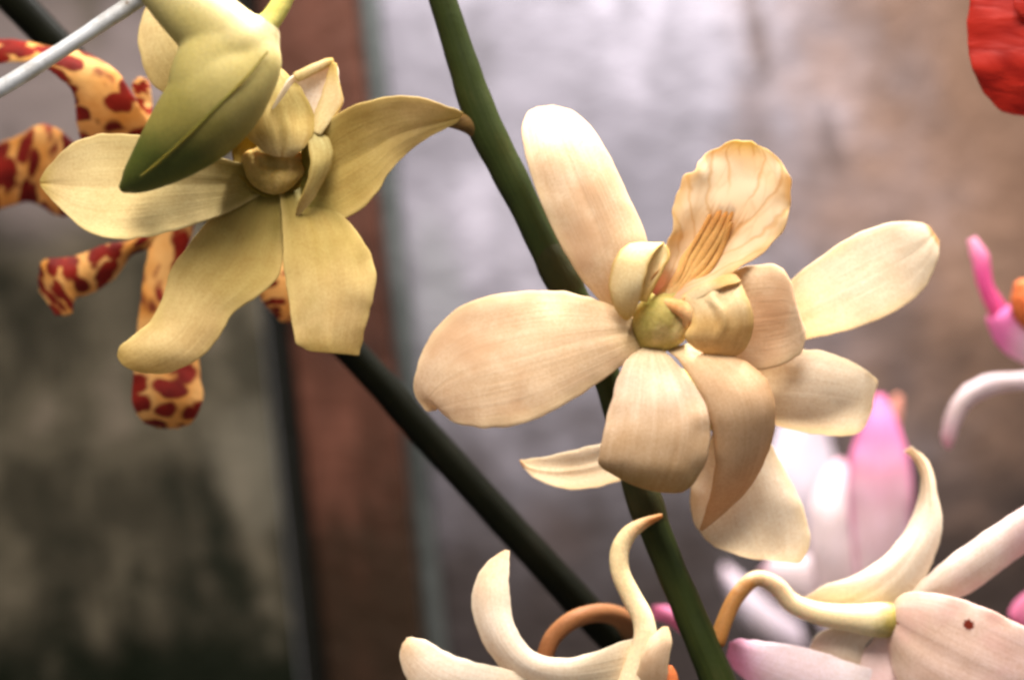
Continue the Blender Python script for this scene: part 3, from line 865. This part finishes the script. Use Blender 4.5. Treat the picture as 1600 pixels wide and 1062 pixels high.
petal('petal', M['spotted'], SP,
      [(300, 270), (200, 262), (140, 240), (108, 214), (72, 193), (36, 208), (0, 224), (-50, 240)],
      [(300, 310), (200, 325), (130, 335), (88, 338), (56, 318), (30, 318), (0, 328), (-50, 336)],
      D=[-280, -310, -340, -360, -370, -372, -378, -390], tilt=[0, 10, 16, 20, 22, 16, 10, 4], cup=[0, 10, 18, 24, 26, 20, 16, 12], ruffle=8, seed=33)
petal('sepal', M['spotted'], SP,
      [(290, 290), (240, 345), (206, 374), (168, 380), (130, 396), (96, 403), (68, 406), (60, 428), (62, 456)],
      [(300, 320), (250, 380), (206, 398), (182, 432), (152, 454), (122, 464), (116, 474), (110, 490), (88, 493)],
      D=[-280, -285, -290, -290, -288, -284, -284, -290, -296], tilt=[0, 4, 8, 10, 8, 4, 0, -4, -4], cup=[0, 6, 10, 12, 12, 12, 10, 8, 2], ruffle=5, seed=34)
petal('sepal', M['spotted'], SP,
      [(262, 300), (240, 350), (230, 400), (222, 450), (216, 500), (212, 550), (207, 595), (207, 632), (222, 658), (246, 669)],
      [(318, 300), (304, 350), (292, 400), (284, 450), (296, 500), (308, 550), (315, 595), (317, 628), (304, 656), (280, 669)],
      D=[-285, -290, -290, -286, -280, -274, -262, -252, -254, -262], tilt=[0, 2, 4, 4, 4, 2, 0, 0, 0, 0], cup=[0, 8, 10, 10, 10, 12, 16, 16, 8, 0], ruffle=5, seed=35)
petal('sepal', M['spotted'], SP,
      [(310, 310), (360, 400), (398, 452), (412, 474), (428, 492), (440, 502)],
      [(330, 300), (420, 380), (458, 425), (464, 456), (462, 486), (452, 504)],
      D=[-285, -290, -290, -288, -288, -290], cup=[0, 6, 10, 10, 6, 0], ruffle=5, seed=36)
fused('column', M['orange'], SP, [[(290, 280, -282, 26), (312, 300, -276, 28)]], voxel=3)

# ------------------------------------------------------------------ flower D at the bottom, seen from its side
D_ = thing('orchid_flower', 'cream orchid at bottom centre with an upward hooked petal, cut by the frame', 'flower', 990, 1050, 10)
petal('sepal', M['white_cream'], D_,
      [(1010, 1085), (960, 1092), (905, 1094), (850, 1086), (802, 1062), (766, 1022), (745, 980), (736, 938), (745, 900), (766, 874), (789, 858)],
      [(1005, 990), (965, 1004), (930, 1016), (890, 1027), (848, 1024), (817, 1000), (801, 962), (796, 922), (796, 893), (796, 874), (796, 860)],
      D=[-20, 0, 14, 22, 24, 20, 12, 2, -8, -16, -22], tilt=[0, -6, -10, -12, -12, -12, -12, -12, -10, -6, 0], cup=[0, 10, 18, 22, 24, 24, 22, 18, 12, 6, 0], ruffle=3, seed=41)
petal('petal', M['white_cream'], D_,
      [(930, 1090), (860, 1062), (800, 1046), (742, 1033), (698, 1018), (668, 1000), (648, 995), (636, 997)],
      [(930, 1150), (860, 1150), (790, 1140), (725, 1120), (670, 1095), (636, 1062), (625, 1026), (628, 1006)],
      D=[-20, 10, 26, 34, 34, 28, 20, 14], tilt=[0, 6, 10, 12, 10, 6, 2, 0], cup=[0, 10, 16, 18, 16, 12, 6, 0], ruffle=5, seed=42)
petal('petal', M['cream'], D_,
      [(985, 1120), (990, 1070), (1000, 1030), (1014, 1000), (1034, 978)],
      [(1050, 1120), (1048, 1070), (1044, 1036), (1050, 1004), (1044, 978)],
      D=[-10, 14, 24, 20, 8], cup=[0, 8, 10, 8, 0], tilt=6, ruffle=5, seed=43)
tube('pedicel', M['pedicel_cream'], D_, [(1032, 806, -50, 4), (1006, 817, -42, 9), (982, 834, -28, 13), (968, 862, -20, 15), (970, 895, -14, 15), (987, 932, -8, 16),
                                         (1004, 965, 0, 17), (1008, 1000, 6, 19), (998, 1040, 4, 23), (985, 1090, 0, 28)], per=8)
fused('ovary', M['cream_pale'] if False else M['column'], D_, [[(985, 1080, -10, 30), (1000, 1060, -6, 30)]], voxel=3)
tube('anther_cap', M['orange'], D_, [(1046, 1046, 10, 8), (1050, 1060, 10, 10), (1052, 1085, 8, 9)], per=5)

sk = tube('flower_stalk', M['pedicel_brown'], None, [(846, 1060, -120, 13), (850, 1030, -120, 13.5), (864, 995, -122, 14), (895, 968, -128, 14.5), (935, 957, -160, 15), (968, 964, -220, 17), (990, 985, -300, 20)],
          per=8, org=at(990, 985, -300))
tag(sk, 'russet brown arched flower stalk looping from the diagonal stem behind the bottom orchid', 'flower stalk')

# ------------------------------------------------------------------ flower E, bottom right
E = thing('orchid_flower', 'white and pink orchid at bottom right seen from behind, brown speck on petal', 'flower', 1400, 965, -150)
petal('petal', M['white_cream'], E,
      [(1250, 936), (1288, 914), (1338, 896), (1388, 862), (1422, 812), (1438, 762), (1432, 724), (1412, 704)],
      [(1340, 962), (1400, 955), (1438, 918), (1461, 868), (1473, 822), (1465, 772), (1452, 722), (1424, 697)],
      D=[-190, -176, -168, -168, -176, -186, -200, -214], tilt=[0, -4, -8, -12, -14, -14, -10, -4], cup=[0, 10, 16, 20, 20, 16, 10, 0], crease=2, ruffle=4, seed=51)
petal('petal', M['white_pink'], E,
      [(1400, 950), (1440, 908), (1480, 872), (1535, 832), (1600, 790), (1680, 742)],
      [(1410, 965), (1460, 945), (1512, 928), (1560, 895), (1604, 862), (1680, 812)],
      D=[-165, -156, -150, -150, -156, -168], tilt=8, cup=[0, 14, 20, 20, 18, 14], ruffle=3, seed=52)
petal('sepal', M['white_pink_spot'], E,
      [(1388, 950), (1415, 926), (1465, 926), (1525, 943), (1590, 972), (1660, 1010), (1740, 1060)],
      [(1388, 985), (1392, 1030), (1410, 1080), (1460, 1125), (1530, 1160), (1610, 1180), (1700, 1190)],
      D=[-150, -132, -118, -108, -104, -108, -118], tilt=[0, 8, 14, 16, 16, 12, 8], cup=[0, 16, 24, 26, 24, 20, 14], crease=[0, 3, 4, 4, 3, 2, 0], ruffle=5, seed=53, nu=20)
petal('sepal', M['white_cream'], E,
      [(1380, 972), (1340, 972), (1296, 980), (1268, 1000), (1262, 1040), (1270, 1100)],
      [(1390, 990), (1372, 992), (1352, 1010), (1358, 1036), (1366, 1066), (1372, 1120)],
      D=[-165, -172, -176, -178, -180, -180], tilt=-6, cup=[0, 6, 10, 12, 12, 10], ruffle=3, seed=54)
petal('petal', M['pink_tip'], E,
      [(1380, 1050), (1330, 1034), (1280, 1016), (1230, 1006), (1184, 1000), (1154, 998), (1140, 1003)],
      [(1380, 1150), (1330, 1140), (1280, 1125), (1230, 1105), (1184, 1076), (1148, 1046), (1136, 1022)],
      D=[-170, -160, -152, -150, -154, -162, -170], tilt=8, cup=[0, 12, 18, 18, 16, 10, 0], ruffle=4, seed=55)
petal('lip', M['white_pink'], E,
      [(1376, 985), (1352, 1012), (1342, 1050), (1340, 1110)], [(1412, 985), (1440, 1020), (1466, 1060), (1480, 1110)], D=[-165, -165, -160, -160], cup=8, ruffle=8, seed=56)
tube('pedicel', M['pedicel_pale'], E, [(1122, 1000, -80, 13), (1134, 965, -90, 13), (1152, 930, -105, 13), (1180, 904, -122, 13), (1212, 914, -134, 14), (1238, 942, -142, 16),
                                       (1280, 958, -146, 18), (1330, 965, -146, 22), (1372, 968, -146, 28), (1396, 968, -148, 27)], per=8)

# ------------------------------------------------------------------ flower F, blurred pink behind E
F_ = thing('orchid_flower', 'out-of-focus pink orchid rising behind the bottom right white orchid', 'flower', 1350, 920, -800)
petal('petal', M['pink'], F_,
      [(1340, 930), (1334, 870), (1327, 810), (1323, 750), (1332, 700), (1350, 650), (1366, 616)],
      [(1410, 930), (1420, 870), (1426, 810), (1426, 750), (1416, 700), (1400, 655), (1382, 616)],
      D=[-800, -785, -775, -770, -775, -785, -800], cup=[0, 20, 28, 28, 24, 16, 0], seed=61, ruffle=4)
petal('petal', M['pink_white'], F_,
      [(1290, 950), (1272, 900), (1264, 850), (1266, 790), (1284, 742), (1308, 716)],
      [(1350, 950), (1352, 900), (1346, 850), (1338, 790), (1332, 748), (1318, 716)],
      D=[-820, -810, -805, -810, -820, -835], cup=[0, 16, 22, 22, 14, 0], seed=62, ruffle=4)
petal('petal', M['pink_white'], F_,
      [(1330, 885), (1280, 868), (1240, 862), (1205, 872), (1185, 895)],
      [(1340, 950), (1285, 945), (1245, 940), (1210, 930), (1188, 905)],
      D=[-830, -840, -850, -860, -870], cup=[0, 10, 14, 10, 0], seed=63, ruffle=4)
tube('column', M['peach'], F_, [(1392, 690, -900, 9), (1398, 655, -905, 11), (1402, 625, -910, 9)], per=5)

# ------------------------------------------------------------------ a far white flower behind F, quite out of focus
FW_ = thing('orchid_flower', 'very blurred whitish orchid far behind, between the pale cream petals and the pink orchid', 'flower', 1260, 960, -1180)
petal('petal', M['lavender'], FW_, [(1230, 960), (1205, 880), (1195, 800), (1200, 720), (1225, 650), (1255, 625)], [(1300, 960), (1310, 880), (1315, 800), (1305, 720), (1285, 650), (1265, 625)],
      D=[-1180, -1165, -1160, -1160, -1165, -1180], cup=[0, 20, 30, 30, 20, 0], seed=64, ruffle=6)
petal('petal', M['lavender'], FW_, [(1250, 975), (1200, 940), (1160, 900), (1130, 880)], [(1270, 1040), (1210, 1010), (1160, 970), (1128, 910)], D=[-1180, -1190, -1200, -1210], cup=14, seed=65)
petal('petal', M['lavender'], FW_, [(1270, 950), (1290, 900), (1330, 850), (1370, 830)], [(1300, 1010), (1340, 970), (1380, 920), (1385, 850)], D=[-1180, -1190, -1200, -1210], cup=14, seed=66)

# ------------------------------------------------------------------ flower G, right edge
G_ = thing('orchid_flower', 'blurred pink and white orchid at right edge with an orange column', 'flower', 1620, 520, -480)
petal('sepal', M['magenta'], G_, [(1558, 515), (1536, 472), (1525, 438), (1517, 402), (1511, 376)], [(1582, 492), (1560, 458), (1549, 430), (1545, 398), (1524, 369)],
      D=[-480, -478, -478, -484, -492], tilt=6, cup=6, seed=71)
petal('petal', M['pink_edge'], G_, [(1700, 592), (1640, 584), (1598, 568), (1564, 546), (1546, 516), (1540, 494)], [(1700, 520), (1650, 498), (1622, 478), (1598, 470), (1578, 476), (1562, 488)],
      D=[-500, -480, -470, -470, -474, -480], cup=[0, 10, 16, 16, 10, 0], seed=72)
petal('petal', M['pink_white'], G_, [(1680, 590), (1640, 580), (1590, 582), (1540, 586), (1504, 606), (1480, 640), (1471, 672), (1474, 696)],
      [(1680, 625), (1640, 614), (1598, 608), (1550, 616), (1516, 636), (1500, 664), (1492, 688), (1484, 702)],
      D=[-500, -490, -480, -474, -472, -476, -484, -490], cup=[0, 8, 10, 12, 12, 10, 6, 0], seed=73)
fused('column', M['orange'], G_, [[(1620, 500, -460, 26), (1604, 478, -452, 28), (1600, 455, -452, 20)]], voxel=3)
petal('sepal', M['pink_flat'], G_, [(1640, 900), (1610, 920), (1588, 936), (1577, 956)], [(1650, 1000), (1620, 985), (1596, 978), (1580, 972)], D=[-480, -500, -510, -515], cup=8, seed=74)
petal('sepal', M['pink_white'], G_, [(1625, 540), (1618, 650), (1622, 780), (1630, 900)], [(1680, 540), (1670, 650), (1670, 780), (1660, 920)], D=[-500, -505, -505, -500], cup=8, seed=75)

pk = thing('orchid_flower', 'small pink petal tip showing behind the lower green stem', 'flower', 1090, 1010, -420)
petal('petal', M['pink_flat'], pk, [(1110, 1000), (1085, 975), (1062, 955), (1040, 946), (1020, 945)], [(1100, 1030), (1076, 998), (1054, 980), (1034, 970), (1018, 962)],
      D=[-420, -415, -412, -412, -416], cup=[0, 6, 8, 6, 0], seed=76)

# ------------------------------------------------------------------ red bract, top right
Rd = thing('red_flower', 'crinkled scarlet petal at the top right corner', 'flower', 1640, -40, -170)
petal('petal', M['red'], Rd,
      [(1560, -120), (1526, -50), (1512, 20), (1511, 70), (1521, 115), (1540, 148), (1562, 170), (1578, 178)],
      [(1720, -140), (1730, -60), (1730, 20), (1722, 80), (1706, 125), (1680, 156), (1640, 176), (1606, 182)],
      D=[-190, -170, -156, -150, -152, -158, -168, -174], cup=[0, 12, 20, 22, 20, 14, 8, 0], tilt=[0, -6, -8, -8, -6, -4, 0, 0], ruffle=10, seed=81, nu=26, per=8)
petal('petal', M['red'], Rd,
      [(1600, -90), (1586, -40), (1584, 0), (1592, 30)], [(1720, -90), (1700, -40), (1680, 0), (1660, 34)], D=[-150, -136, -128, -130], cup=10, ruffle=12, seed=82)
